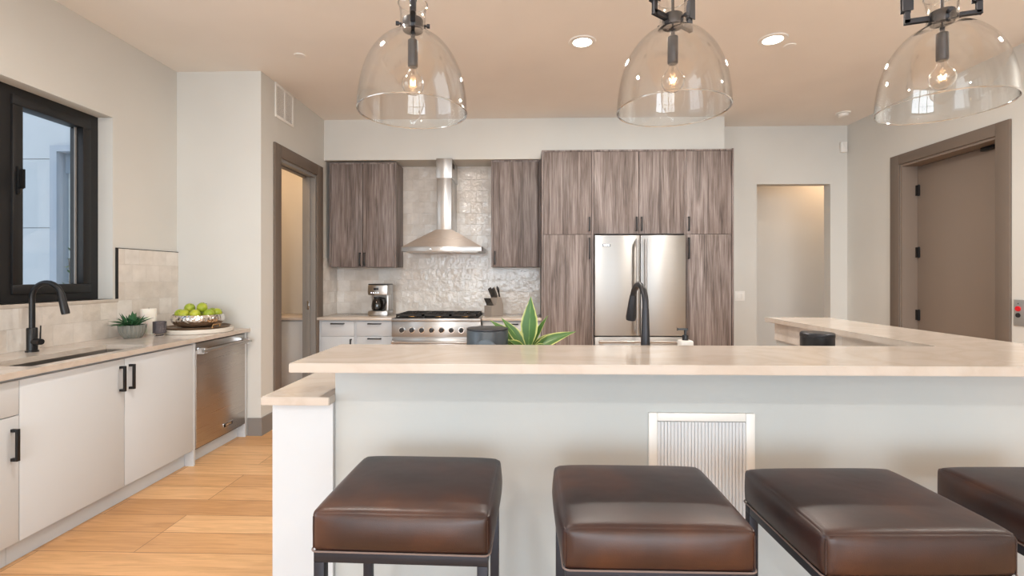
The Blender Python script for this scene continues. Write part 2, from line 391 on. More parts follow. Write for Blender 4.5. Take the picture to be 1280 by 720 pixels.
# window over the sink -------------------------------------------------
w = sroot('window_1', (-3.09, 2.9, 1.19))
fx0, fx1 = -.05, .0
f = MB()                                            # outer frame
f.box(-.10, 0, -.95, WY1 - 2.9, 0, .05).box(-.10, 0, -.95, WY1 - 2.9, 1.262, 1.31)
f.box(-.10, 0, .475, WY1 - 2.9, .05, 1.262).box(-.10, 0, -.95, -.90, .05, 1.262).box(-.10, 0, -.135, -.055, .05, 1.262)
f.build('window_frame', MWINB, w)
def sash(y0, y1, name='sash'):
    s_ = MB(); t = .062
    s_.box(-.085, .012, y0, y1, .05, .05 + t, .004).box(-.085, .012, y0, y1, 1.262 - t, 1.262, .004).box(-.085, .012, y0, y0 + t, .05 + t, 1.262 - t, .004).box(-.085, .012, y1 - t, y1, .05 + t, 1.262 - t, .004)
    o = s_.build(name, MWINB, w)
    g = MB().box(-.05, -.044, y0 + t, y1 - t, .05 + t, 1.262 - t).build('glass_pane', MPANE, o)
    bd = MB().box(-.043, -.036, y1 - t - .012, y1 - t, .05 + t, 1.262 - t).build('glazing_bead', MGREYT, o)
    return o
s1 = sash(-.055, .475); sash(-.90, -.135)
MB().box(.012, .026, -.035, -.018, .66, .83, .003).bar((.026, -.027, .70), (.045, -.027, .70), .014, .014).bar((.045, -.027, .70), (.045, -.027, .81), .014, .012, .003).build('sash_handle', MBLACK, s1)
struct(MB().box(-3.09, -2.965, WY0, 3.475, 1.165, 1.19, .003).build('trim_1', MQ))       # quartz sill
# building wing seen through the window --------------------------------
EY = 5.5
struct(MB().box(-9.0, -5.46, EY, EY + .2, -.5, 1.912).box(-9.0, -5.46, EY, EY + .2, 1.922, 2.71).box(-9, -5.46, EY, EY + .2, 2.72, 5.0).box(-5.46, -4.55, EY, EY + .2, 2.86, 5).box(-4.55, -3.5, EY, EY + .2, -.5, 5).box(-9, -5.46, EY + .02, EY + .2, -.5, 5).build('wall_exterior_wing', MEXT))
wg = sroot('window_5', (-5.0, EY, 0))
MEXF = paint('exterior_grey_frame', (.36, .40, .46), .6, .03)
MB().box(-.46, -.38, -.05, .1, -.3, 2.86).box(.37, .45, -.05, .1, -.3, 2.86).box(-.38, .37, -.05, .1, 2.79, 2.86).box(-.38, .37, -.05, .1, -.3, .1).build('window_frame', MEXF, wg)
MB().box(-.38, .37, .06, .07, 2.56, 2.79).build('roller_shade', MEXF, wg)
MB().box(-.38, .37, .03, .04, .1, 2.79).build('glass_pane', MPANE, wg)
MB().box(-.38, .37, .10, .12, .1, 2.6).build('bright_backing', MSOAP, wg)  # pale panel added behind the glass to make it brighter
struct(MB().box(-9, XL - .3, RY + .2, 9, -.2, -.1).build('ground_exterior', MEXT))

# tile backsplashes (glazed square tiles laid in running bond)
struct(MB().box(HX + .001, .17, YB - .012, YB, .914, 2.65).build('wall_tile_back', MTILEB))
struct(MB().box(HX, HX + .012, 5.30, YB - .012, .914, 1.56).build('wall_tile_hall', MTILEL))
struct(MB().box(XL, XL + .012, 1.0, 3.475, .914, 1.165).box(XL, XL + .012, 3.475, RY, .914, 1.557).build('wall_tile_left', MTILEL))
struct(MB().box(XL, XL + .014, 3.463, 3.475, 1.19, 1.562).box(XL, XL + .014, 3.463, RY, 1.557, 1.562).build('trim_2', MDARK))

# baseboards
struct(MB().box(-2.36, HX + .013, RY - .013, RY, 0, .15).build('baseboard_return', MBASE))
struct(MB().box(HX, HX + .013, RY, 4.29, 0, .15).build('baseboard_hall', MBASE))
struct(MB().box(XR - .013, XR, REAR_Y, 3.82, 0, .15).box(XR - .013, XR, 5.06, YB, 0, .15).build('baseboard_right', MBASE))
struct(MB().box(2.19, NX0, YB - .013, YB, 0, .15).box(NX1, XR, YB - .013, YB, 0, .15).build('baseboard_back', MBASE))
struct(MB().box(3.05, 4.6, 6.737, 6.75, 0, .15).build('baseboard_passage', MBASE))

# door in the right wall, set back in its opening
d = sroot('door_1', (XR, 4.45, 0))
a0, a1 = RY0 - 4.45, RY1 - 4.45
f = MB(); f.box(-.02, 0, a0 - .115, a0, 0, RZ + .10, .003).box(-.02, 0, a1, a1 + .115, 0, RZ + .10, .003).box(-.02, 0, a0, a1, RZ, RZ + .10, .003)
f.build('door_casing', MTRIM, d)
f = MB(); f.box(0, .22, a0, a0 + .02, 0, RZ).box(0, .22, a1 - .02, a1, 0, RZ).box(0, .22, a0 + .02, a1 - .02, RZ - .02, RZ)
f.build('door_jamb', MDOOR, d)
MB().box(.15, .195, a0 + .022, a1 - .022, .01, RZ - .024, .002).build('door_panel', MDOOR, d)
for z in (2.20, 1.59, .975, .25):
    MB().box(.128, .15, a1 - .052, a1 - .020, z - .05, z + .05).tube([(.140, a1 - .045, z - .055), (.140, a1 - .045, z + .055)], .008, 8).build('hinge', MBLACK, d)
MB().box(.11, .15, a0 + .15, a0 + .27, RZ - .055, RZ - .025, .004).build('door_stop', MBLACK, d)
# pantry doorway: casing, deep grey jamb and pocket door edge
d = sroot('door_2', (HX, 4.8, 0)); a0, a1 = DY0 - 4.8, DY1 - 4.8
MB().box(0, .02, a0 - .113, a0, 0, DZ + .115, .003).box(0, .02, a1, a1 + .14, 0, DZ + .115, .003).box(0, .02, a0, a1, DZ, DZ + .115, .003).build('door_casing', MTRIM, d)
MB().box(-.14, 0, a0, a0 + .018, 0, DZ).box(-.052, 0, a1 - .018, a1, 0, DZ).box(-.14, -.092, a1 - .018, a1, 0, DZ).box(-.14, -.092, a0 + .018, a1 - .018, DZ - .03, DZ).box(-.052, 0, a0 + .018, a1 - .018, DZ - .03, DZ).build('door_jamb', MGREYT, d)
pd = MB().box(-.09, -.054, a1 - .03, a1 - .001, .01, DZ - .005).build('pocket_door', MGREYT, d)
MB().box(-.083, -.061, a1 - .034, a1 - .03, 1.0, 1.09, .001).tube([(-.072, a1 - .045, 1.045), (-.072, a1 - .033, 1.045)], .008, 10).build('latch', MCHROME, pd)

# ================================================================== BAR AND ISLAND
BZ = 1.067
struct(MB().box(-.709, 2.03, 1.80, 1.93, 0, BZ - .031).box(1.737, 1.90, 1.93, 3.43, 0, BZ - .031).build('wall_bar', MBARW))
struct(MB().box(1.725, 1.737, 1.945, 3.43, .914, BZ - .031).build('wall_tile_bar', MTILEL))
t = MB().prism([(-.775, 1.575), (2.105, 1.575), (2.105, 3.465), (1.675, 3.465), (1.675, 2.03), (-.775, 2.03)], BZ - .031, BZ, .0025).build('bar_countertop', MQ)
tag(t, 'long L-shaped cream quartz raised bar top above the leather stools', 'countertop')
t = MB().prism([(-.96, 1.743), (-.7095, 1.743), (-.7095, 1.9305), (1.724, 1.9305), (1.724, 2.95), (1.05, 2.95), (1.05, 2.60), (-.96, 2.60)], .884, .914, .0025).build('island_countertop', MQ)
tag(t, 'lower cream quartz worktop behind and left of the raised bar', 'countertop')
isl = thing('island_cabinet', 'white panelled island base cabinet under the lower worktop end', 'cabinet', (0, 2.2, 0))
MB().box(-.936, -.710, -.42, -.269, 0, .884).box(-.936, 1.72, -.269, .33, .0, .884).build('cabinet_body', MCAB, isl)
g = MB(); 
for k in range(5): g.box(-.92 + k * .52, -.92 + k * .52 + .515, .33, .35, .11, .87, .002)
g.build('cabinet_doors', MCAB, isl)

# return-air grille in the bar wall
gr = thing('wall_grille', 'white framed return air grille low in the bar wall behind the stools', 'vent', (.639, 1.80, .62))
MB().box(-.191, -.159, -.012, 0, -.235, .235, .003).box(.159, .191, -.012, 0, -.235, .235, .003).box(-.159, .159, -.012, 0, .205, .235, .003).box(-.159, .159, -.012, 0, -.235, -.205, .003).build('grille_frame', MWHITE, gr)
MB().box(-.159, .159, -.001, .0, -.205, .205).build('backing', MBARW, gr)
MSLAT = M('glossy_enamel_slat', (.70, .72, .74), .15, .0)
lv = MB()
for k in range(26):
    x = -.153 + k * .01224; lv.prism([(x - .0053, -.0095), (x, -.0125), (x + .0053, -.0095), (x + .0053, -.0025), (x - .0053, -.0025)], -.203, .203)
lv.build('slats', MSLAT, gr)
for z in (-.1, .0, .1): MB().box(-.158, .158, -.004, -.0015, z - .003, z + .003).build('cross_rod', MSTEEL, gr)

# ------------------------------------------------------------------ bar stools
def cushion(w, dpt, h, mat, root):
    nx, ny, nz = 26, 24, 12; r = .016; bm = bmesh.new(); vm = {}
    def pt(u, v, q):
        x, y, z = (u - .5) * w, (v - .5) * dpt, q * h
        X, Y, Z = (u - .5) * 2, (v - .5) * 2, (q - .5) * 2
        ix = max(-w / 2 + r, min(w / 2 - r, x)); iy = max(-dpt / 2 + r, min(dpt / 2 - r, y)); iz = max(r, min(h - r, z))
        p = Vector((x, y, z)); c = Vector((ix, iy, iz)); dd = p - c
        if dd.length > 1e-6:
            p = c + dd.normalized() * min(dd.length, r)
        bul = .013 * (1 - Z * Z)
        if abs(X) > .98: p.x += math.copysign(bul * (1 - Y ** 4), X)
        if abs(Y) > .98: p.y += math.copysign(bul * (1 - X ** 4), Y)
        if q > .98: p.z += .009 * (1 - X ** 4) * (1 - Y ** 4)
        if q > .98: p.z -= .006 * (abs(X) ** 8) * (abs(Y) ** 8)
        return p
    def us(n):  # denser toward the edges
        return [.5 - .5 * cos(pi * i / n) * (1 if True else 0) for i in range(n + 1)]
    U, V, Q = us(nx), us(ny), us(nz)
    def g(i, j, k):
        if (i, j, k) not in vm: vm[(i, j, k)] = bm.verts.new(pt(U[i], V[j], Q[k]))
        return vm[(i, j, k)]
    for i in range(nx):
        for j in range(ny):
            bm.faces.new((g(i, j, nz), g(i + 1, j, nz), g(i + 1, j + 1, nz), g(i, j + 1, nz))); bm.faces.new((g(i, j, 0), g(i, j + 1, 0), g(i + 1, j + 1, 0), g(i + 1, j, 0)))
    for k in range(nz):
        for i in range(nx):
            bm.faces.new((g(i, 0, k), g(i + 1, 0, k), g(i + 1, 0, k + 1), g(i, 0, k + 1))); bm.faces.new((g(i, ny, k), g(i, ny, k + 1), g(i + 1, ny, k + 1), g(i + 1, ny, k)))
        for j in range(ny):
            bm.faces.new((g(0, j, k), g(0, j, k + 1), g(0, j + 1, k + 1), g(0, j + 1, k))); bm.faces.new((g(nx, j, k), g(nx, j + 1, k), g(nx, j + 1, k + 1), g(nx, j, k + 1)))
    m = MB(); m.bm.free(); m.bm = bm
    return m
def make_stool():
    root = thing('bar_stool', 'x', 'stool', (0, 0, 0), 0, 'leather bar stools along the bar')
    W, D, Hs, zb = .452, .392, .106, .652
    c = cushion(W, D, Hs, MLEA, root); o = c.build('seat_cushion', MLEA, root, loc=(0, 0, zb), ang=80)
    p = MB(); e = .006
    loop = []
    for sx, sy, a0 in ((1, 1, 0), (-1, 1, 90), (-1, -1, 180), (1, -1, 270)):
        for q in range(5):
            a = R(a0 + q * 22.5); loop.append((sx * (W / 2 - .014) + .016 * cos(a), sy * (D / 2 - .014) + .016 * sin(a), .004))
    loop.append(loop[0]); p.tube(loop, .0024, 8, False)
    p.build('piping', MPIPE, o)
    for sx in (-1, 1): MB().tube([(sx * (W / 2 - .0042), -D / 2 + .0042, .010), (sx * (W / 2 - .0042), -D / 2 + .0042, Hs - .016)], .0022, 6).build('corner_seam', MLEA, o)
    t = .027; X, Y = W / 2 - .004, D / 2 - .004
    f = MB(); f.box(-X, X, -Y, -Y + t, zb - t, zb, .0015).box(-X, X, Y - t, Y, zb - t, zb, .0015).box(-X, -X + t, -Y + t, Y - t, zb - t, zb, .0015).box(X - t, X, -Y + t, Y - t, zb - t, zb, .0015)
    f.build('seat_frame', MSTOOLF, root)
    for sx in (-1, 1):
        for sy in (-1, 1):
            x0, x1 = sorted((sx * X, sx * (X - t))); y0_, y1_ = sorted((sy * Y, sy * (Y - t)))
            MB().box(x0, x1, y0_, y1_, 0, zb - t, .0015).build('leg', MSTOOLF, root)
    MB().box(-X + t, X - t, -Y, -Y + t, .2, .2 + t, .0015).build('footrest', MSTOOLF, root)
    for sx in (-1, 1):
        x0, x1 = sorted((sx * X, sx * (X - t))); MB().box(x0, x1, -Y + t, Y - t, .09, .09 + t, .0015).build('stretcher', MSTOOLF, root)
    MB().box(-X + t, X - t, Y - t, Y, .09, .09 + t, .0015).build('stretcher', MSTOOLF, root)
    return root
st = make_stool()
LBL = ('brown leather square bar stool nearest the kitchen aisle, leftmost in the row', 'brown leather bar stool directly in front of the white wall grille',
       'brown leather bar stool just right of the grille, third from the left', 'dark brown leather bar stool cut off at the right edge, rightmost of four')
for i, (x, y, rz) in enumerate(((-.3125, 1.412, -1.2), (.317, 1.355, 0), (.909, 1.348, 2.0), (1.513, 1.375, 1))):
    o = st if i == 0 else copy_tree(st)
    o.location = (x, y, 0); o.rotation_euler.z = R(rz); o['label'] = LBL[i]

# ------------------------------------------------------------------ glass pendant lights
def make_pendant():
    r = thing('pendant_light', 'x', 'light', (0, 0, 0), 0, 'glass dome pendants over the bar')   # origin: centre of the rim plane
    prof = [(.200, 0), (.199, .03), (.195, .07), (.186, .12), (.170, .17), (.147, .215), (.115, .255), (.085, .278), (.062, .290), (.053, .298), (.048, .31), (.046, .33), (.0465, .36), (.050, .385), (.0545, .40)]
    # smooth the profile
    P = []
    for i in range(len(prof) - 1):
        a = prof[max(i - 1, 0)]; b = prof[i]; c = prof[i + 1]; d_ = prof[min(i + 2, len(prof) - 1)]
        for q in range(4):
            t = q / 4; f = lambda k: .5 * (2 * b[k] + (c[k] - a[k]) * t + (2 * a[k] - 5 * b[k] + 4 * c[k] - d_[k]) * t * t + (3 * b[k] - a[k] - 3 * c[k] + d_[k]) * t ** 3)
            P.append((f(0), f(1)))
    P.append(prof[-1])
    inner = [(x - .003, z) for x, z in P]
    sh = MB().lathe(P + inner[::-1], seg=72, closed=True).build('glass_shade', MGLASS, r, ang=60)
    ring = [(.1985 + .0028 * cos(a), .0 + .0028 * sin(a)) for a in [k * pi / 4 for k in range(8)]]
    MB().lathe(ring, seg=72, closed=True).build('shade_rim', MGLASSR, sh)
    ring = [(.0535 + .002 * cos(a), .401 + .002 * sin(a)) for a in [k * pi / 4 for k in range(8)]]
    MB().lathe(ring, seg=40, closed=True).build('shade_rim', MGLASSR, sh)
    MB().lathe([(0, .302), (.036, .302), (.0385, .306), (.0385, .340), (.036, .345), (0, .345)], seg=36).build('collar', MIRON, r)
    for s_ in (-1, 1): MB().tube([(0, s_ * .037, .325), (0, s_ * .060, .325)], .004, 8).tube([(0, s_ * .050, .325), (0, s_ * .062, .325)], .008, 12).build('thumb_screw', MIRON, r)
    MB().tube([(0, 0, .345), (0, 0, .62)], .0055, 10).tube([(0, 0, .302), (0, 0, .262)], .0075, 10).build('stem', MIRON, r)
    MB().lathe([(0, .272), (.009, .272), (.0185, .266), (.0185, .172), (.016, .168), (0, .168)], seg=28).build('socket', MIRON, r)
    yk = MB()
    for s_ in (-1, 1):
        yk.bar((s_ * .038, 0, .325), (s_ * .111, 0, .325), .013, .013, .002).bar((s_ * .105, 0, .319), (s_ * .105, 0, .66), .013, .013, .002).bar((s_ * .105, 0, .365), (s_ * .105, 0, .47), .026, .026, .003)
    yk.bar((-.111, 0, .66), (.111, 0, .66), .016, .016, .002)
    yk.build('yoke', MIRON, r)
    MB().tube([(0, 0, .66), (0, 0, 1.12)], .008, 12).build('hanging_rod', MIRON, r)
    MB().lathe([(0, 1.115), (.065, 1.115), (.065, 1.14), (0, 1.14)], seg=36).build('ceiling_canopy', MIRON, r)
    bp = [(0.0, .064)] + [(.041 * sin(a), .105 - .041 * cos(a)) for a in [R(x) for x in range(12, 140, 12)]] + [(.020, .146), (.0150, .158), (.0145, .170)]
    b = MB().lathe(bp, seg=32).build('bulb', MBULB, r)
    MB().tube([(0, 0, .168), (0, 0, .135), (0, 0, .122)], [.006, .003, .0015], 10).build('glass_stem', MGLASS, b)
    fl = MB()
    fl.tube([(.011 * cos(k * pi / 4) * (1 if k % 2 else .55), .011 * sin(k * pi / 4) * (1 if k % 2 else .55), .108 + (.007 if k % 2 else -.007)) for k in range(9)], .0028, 8)
    fl.build('filament', MFIL, b)
    return r
pn = make_pendant()
PL = ('clear glass dome pendant on the left, above the range end', 'clear glass dome pendant in the middle, before the refrigerator', 'clear glass dome pendant on the right, near the brown door')
for i, (x, rz) in enumerate(((-.418, 103), (.538, 38), (1.500, -18))):
    o = pn if i == 0 else copy_tree(pn)
    o.location = (x, 1.80, 1.960); o.rotation_euler.z = R(rz); o['label'] = PL[i]

# ================================================================== LEFT RUN
FX = -2.365
def pull_v(x, y, z, L, parent, r=.0065, out=.034, sgn=1, name='handle', axis='x'):
    m = MB()
    if axis == 'x': m.box(x + out - .012, x + out, y - .007, y + .007, z - L / 2, z + L / 2, .0012).box(x, x + out - .011, y - .007, y + .007, z + L / 2 - .014, z + L / 2, .001).box(x, x + out - .011, y - .007, y + .007, z - L / 2, z - L / 2 + .014, .001)
    else: m.box(x - .007, x + .007, y - out, y - out + .012, z - L / 2, z + L / 2, .0012).box(x - .007, x + .007, y - out + .011, y, z + L / 2 - .014, z + L / 2, .001).box(x - .007, x + .007, y - out + .011, y, z - L / 2, z - L / 2 + .014, .001)
    return m.build(name, MBLACK, parent)
def pull_h(x, y, z, L, parent):
    return MB().box(x - L / 2, x + L / 2, y - .032, y - .020, z - .006, z + .006, .0012).box(x - L / 2, x - L / 2 + .014, y - .021, y, z - .006, z + .006, .001).box(x + L / 2 - .014, x + L / 2, y - .021, y, z - .006, z + .006, .001).build('handle', MBLACK, parent)

c = thing('sink_cabinet', 'white two-door base cabinet below the sink with black bar pulls', 'cabinet', (0, 0, 0))
MB().box(XL + .001, FX - .02, 2.216, 3.409, .115, .69).box(XL + .001, -2.43, 2.216, 3.409, 0, .115).box(FX - .035, FX - .02, 2.216, 3.409, .69, .883).build('cabinet_body', MCAB, c)
for y0, y1, hy in ((2.217, 2.8135, 2.783), (2.8165, 3.409, 2.850)):
    dd = MB().box(FX - .019, FX, y0, y1, .115, .868, .0015).build('door', MCAB, c); pull_v(FX, hy, .755, .148, dd)
MB().box(XL + .001, FX, 3.410, 3.430, 0, .883, .001).build('end_panel', MCAB, c)
c = thing('narrow_base_cabinet', 'white base cabinet at left edge with a drawer over a door', 'cabinet', (0, 0, 0))
MB().box(XL + .001, FX - .02, 1.61, 2.214, .115, .883).box(XL + .001, -2.43, 1.61, 2.214, 0, .115).build('cabinet_body', MCAB, c)
dd = MB().box(FX - .019, FX, 1.612, 2.2135, .708, .868, .0015).build('drawer', MCAB, c); MB().box(FX + .02, FX + .032, 1.83, 1.98, .782, .794).box(FX, FX + .021, 1.83, 1.844, .782, .794).box(FX, FX + .021, 1.966, 1.98, .782, .794).build('handle', MBLACK, dd)
dd = MB().box(FX - .019, FX, 1.612, 2.2135, .115, .704, .0015).build('door', MCAB, c); pull_v(FX, 2.182, .575, .148, dd)
c = thing('near_base_cabinet', 'white base cabinet before the left edge', 'cabinet', (0, 0, 0)) if False else None

ct = MB()
SX0, SX1, SY0, SY1 = -2.70, -2.41, 2.31, 3.07
ct.box(XL + .001, -2.34, 1.0, SY0, .884, .914).box(XL + .001, -2.34, SY1, 4.089, .884, .914).box(XL + .001, SX0, SY0, SY1, .884, .914).box(SX1, -2.34, SY0, SY1, .884, .914)
tag(ct.build('sink_countertop', MQ), 'cream quartz worktop holding the sink under the black window', 'countertop')
sk = thing('undermount_sink', 'long stainless undermount sink set in the left worktop', 'sink', ((SX0 + SX1) / 2, (SY0 + SY1) / 2, .70))
a, b = .145, .38; z1 = .183
s_ = MB().box(-a - .003, -a + .004, -b, b, 0, z1).box(a - .004, a + .003, -b, b, 0, z1).box(-a, a, -b - .003, -b + .004, 0, z1).box(-a, a, b - .004, b + .003, 0, z1).box(-a, a, -b, b, -.006, .004)
s_.build('basin', MSINK, sk)
MB().lathe([(0, .006), (.03, .006), (.044, .0065), (.046, .004)], seg=28).build('drain', MCHROME, sk)
# black faucet at the sink
def arc(c0, r, a0, a1, n, f): return [f(c0[0] + r * cos(R(a0 + (a1 - a0) * k / n)), c0[1] + r * sin(R(a0 + (a1 - a0) * k / n))) for k in range(n + 1)]
fa = thing('kitchen_faucet', 'matte black gooseneck faucet beneath the window', 'faucet', (-2.87, 2.76, .914))
MB().lathe([(0, 0), (.031, 0), (.031, .007), (.0255, .010), (.0255, .135), (.0225, .140), (0, .140)], seg=28).build('faucet_body', MBLACK, fa)
pts = [(0, 0, .13), (0, 0, .30)] + arc((.088, .30), .088, 180, 18, 14, lambda x, z: (x, 0, z + .014))
MB().tube([(0, 0, .135), (0, 0, .300)] + pts[2:], .0145, 16).build('spout', MBLACK, fa)
e = Vector(pts[-1]); dr = Vector((sin(R(14)), 0, -cos(R(14))))
MB().tube([e - dr * .004, e + dr * .03, e + dr * .11, e + dr * .125], [.0165, .018, .0205, .019], 18).build('spray_head', MBLACK, fa)
MB().tube([(.0, 0, .058), (.052, -.012, .060), (.072, -.016, .060)], [.019, .019, .017], 18).tube([(.062, -.014, .065), (.070, -.018, .155)], [.0042, .0032], 10).build('lever', MBLACK, fa)

# dishwasher
dw = thing('dishwasher', 'stainless steel dishwasher with a towel bar handle right of the sink cabinet', 'dishwasher', (0, 0, 0))
MB().box(XL + .05, FX - .022, 3.433, 4.046, .10, .878).build('tub_body', MDARK, dw)
p = MB().box(FX - .02, FX + .004, 3.434, 4.046, .115, .822, .004).build('door', MSTEELD, dw)
MB().box(FX - .02, FX + .001, 3.434, 4.046, .825, .872, .003).build('control_strip', MSTEEL, dw)
hb = MB().tube([(FX + .052, 3.440, .815), (FX + .052, 4.040, .815)], .0115, 16).build('handle', MSTEEL, dw)
for y in (3.462, 4.018): MB().prism([(y - .022, .795), (y + .022, .795), (y + .014, .838), (y - .014, .838)], FX + .002, FX + .058, .003, axis='x').build('handle_bracket', MCHROME, hb)
bdg = MB().box(FX + .004, FX + .008, 3.745, 3.865, .168, .200, .001).build('badge', MCHROME, dw)
MB().box(FX + .0075, FX + .0092, 3.749, 3.861, .171, .197, .0005).build('badge_field', MBLACK, bdg)
lettering('badge_lettering', 'VIKING', .024, MCHROME, bdg, (FX + .0098, 3.805, .184), (R(90), 0, R(90)), bold=.0008)
MB().box(-2.45, -2.43, 3.433, 4.046, .0, .098).build('kick_plate', MCAB, dw)
pn2 = MB().box(XL + .001, FX, 4.048, 4.075, 0, .883, .001).build('end_panel', MCAB); tag(pn2, 'white upright end panel right of the dishwasher', 'panel')

# things on the left worktop
Z0 = .9145
pt = thing('potted_succulent', 'small leafy green plant in a ribbed grey pot by the window', 'plant', (-2.80, 3.40, Z0))
def flut(a): return -.06 * (1 if cos(20 * a) > .55 else 0)
MB().lathe([(0, 0), (.048, 0), (.066, .018), (.080, .05), (.085, .088), (.086, .094), (.080, .094), (.075, .085), (0, .082)], seg=160, flute=flut).build('pot', MPOT, pt)
lf = MB(); rnd = random.Random(3)
for k in range(46):
    a = rnd.uniform(0, 2 * pi); el = rnd.uniform(15, 78); L = rnd.uniform(.085, .13) * (1.12 if el < 40 else .95); r0 = rnd.uniform(0, .045)
    st_ = Vector((r0 * cos(a), r0 * sin(a), .085)); dv = Vector((cos(a) * cos(R(el)), sin(a) * cos(R(el)), sin(R(el))))
    path = [st_ + dv * L * t + Vector((0, 0, -.03 * t * t * cos(R(el)))) for t in (0, .25, .5, .75, 1)]
    lf.leaf(path, [.006, .013, .015, .009, .0008], cup=.4)
lf.build('leaves', MLEAFG, pt)
cn = thing('pillar_candle', 'tall white pillar candle behind the ribbed plant pot', 'candle', (-2.862, 3.63, Z0))
MB().lathe([(0, 0), (.0485, 0), (.05, .002), (.05, .190), (.047, .194), (.03, .190), (0, .187)], seg=40).build('wax', MCANDLE, cn); MB().tube([(0, 0, .186), (0, .001, .202)], .0012, 6).build('wick', MDARK, cn)
vo = thing('votive_holder', 'dark ribbed glass votive holder beside the plant', 'candle holder', (-2.690, 3.515, Z0))
MB().lathe([(0, 0), (.030, 0), (.033, .004), (.024, .013), (.026, .018)], seg=36).build('foot', MCHROME, vo)
MSM2 = M('smoky_glass_ribs', (.10, .09, .10), .12, .3, .8)
MB().lathe([(0, .018), (.030, .018)] + [(.041 + .0022 * (k % 2), .024 + k * .006) for k in range(15)] + [(.037, .108), (.035, .03), (0, .028)], seg=48, flute=lambda a: .018 * cos(24 * a)).build('cup', MSM2, vo)
TX, TY = -2.605, 3.815
tag(MB().lathe([(0, 0), (.240, 0), (.244, .004), (.244, .028), (.240, .032), (0, .032)], seg=64).build('serving_board', M('pale_board', (.70, .65, .58), .45), loc=(TX, TY, Z0)), 'pale round board under the brown tray near the corner', 'board')
tr = thing('serving_tray', 'round bronze tray with gold loop handles beneath the silver bowl', 'tray', (TX, TY, Z0 + .0322))
MB().lathe([(0, 0), (.215, 0), (.226, .014), (.222, .016), (.212, .005), (0, .005)], seg=64).build('tray_dish', M('bronze_tray', (.20, .13, .085), .35, .7), tr)
for s_ in (-1, 1):
    MB().tube([(s_ * .205, -s_ * .10 - .045, .012), (s_ * .215, -s_ * .10 - .045, .036), (s_ * .235, -s_ * .10, .040), (s_ * .215, -s_ * .10 + .045, .036), (s_ * .205, -s_ * .10 + .045, .012)], .0055, 10).build('tray_handle', MBRASS, tr)
bw_ = MB().lathe([(0, .0), (.10, 0), (.148, .014), (.178, .042), (.186, .066), (.182, .086), (.174, .100), (.170, .100), (.178, .084), (.181, .066), (.172, .044), (.143, .019), (0, .006)], seg=72).build('fruit_bowl', MHAM, loc=(TX, TY, Z0 + .0382))
tag(bw_, 'hammered silver bowl full of green citrus', 'bowl')
def make_lime():
    r = thing('lime', 'green citrus fruit heaped in the silver bowl', 'fruit', (0, 0, 0), 0, 'green citrus fruits in the silver bowl')
    prof = [(0, -.039)] + [(.038 * sin(a) * (1 + .0 * a), -.038 * cos(a)) for a in [R(x) for x in range(12, 170, 12)]] + [(.004, .039), (0, .037)]
    MB().lathe(prof, seg=24).build('flesh', MFRUIT, r); MB().tube([(0, 0, .036), (.001, 0, .043)], [.0035, .0025], 8).build('stem', MTRIM, r); return r
lm = make_lime(); zz = Z0 + .0382
spots = [(-.105, -.06, .105), (-.04, -.105, .105), (.045, -.105, .107), (.115, -.045, .105), (.118, .05, .106), (.04, .11, .105), (-.05, .105, .105), (-.12, .03, .105), (0, 0, .09),
         (-.045, -.035, .150), (.05, -.028, .152), (.0, .045, .152), (-.13, -.0, .11) ]
spots = spots[:12]
hid = 'green citrus fruit mostly hidden at the back of the silver bowl'
FL = ['green citrus fruit at the left rim of the silver bowl, toward the viewer', 'green citrus fruit at the front rim of the bowl, left of its middle', 'green citrus fruit at the front rim of the bowl, right of its middle', 'green citrus fruit at the right front rim of the silver bowl', 'green citrus fruit at the far right rim of the silver bowl', hid, hid, 'green citrus fruit at the far left of the heap in the silver bowl', hid, 'topmost green citrus fruit on the left of the heap in the bowl', 'topmost green citrus fruit on the right of the heap in the bowl', 'green citrus fruit on top of the heap, behind the two highest']
for i, (x, y, z) in enumerate(spots):
    o = lm if i == 0 else copy_tree(lm); o['label'] = FL[i]; o.location = (TX + x, TY + y, zz + z); o.rotation_euler = (rnd.uniform(-.9, .9), rnd.uniform(-.9, .9), rnd.uniform(0, 6))

# ================================================================== BACK RUN
FY = 5.22
def back_base(name, label, x0, x1, stacks, zs=((.712, .868), (.115, .708))):
    c = thing(name, label, 'cabinet', (0, 0, 0))
    MB().box(x0, x1, FY, YB - .001, .10, .883).box(x0, x1, FY + .06, YB - .001, 0, .10).build('cabinet_body', MCAB, c)
    for sx0, sx1, handles in stacks:
        for (z0, z1), hk in zip(zs, handles):
            dd = MB().box(sx0, sx1, FY - .019, FY - .001, z0, z1, .0015).build('drawer' if hk != 'door' else 'door', MCAB, c)
            if hk == 'door': pull_v(sx1 - .03, FY - .019, z1 - .10, .15, dd, axis='y')
            else: pull_h((sx0 + sx1) / 2 + .0, FY - .019, z1 - .022, .145, dd)
    return c
back_base('drawer_cabinet', 'white drawer and door base cabinet left of the range', HX + .001, -1.421, ((-2.195, -1.845, ('drawer', 'door')), (-1.815, -1.425, ('drawer', 'drawer'))))
back_base('drawer_cabinet', 'white drawer base cabinet right of the range', -.465, .165, ((-.455, .155, ('drawer', 'drawer')),))
tag(MB().box(HX + .013, -1.420, 5.17, YB - .013, .884, .914, .002).build('back_countertop', MQ), 'quartz worktop under the coffee maker left of the range', 'countertop')
tag(MB().box(-.466, .168, 5.17, YB - .013, .884, .914, .002).build('back_countertop', MQ), 'quartz worktop under the knife block right of the range', 'countertop')

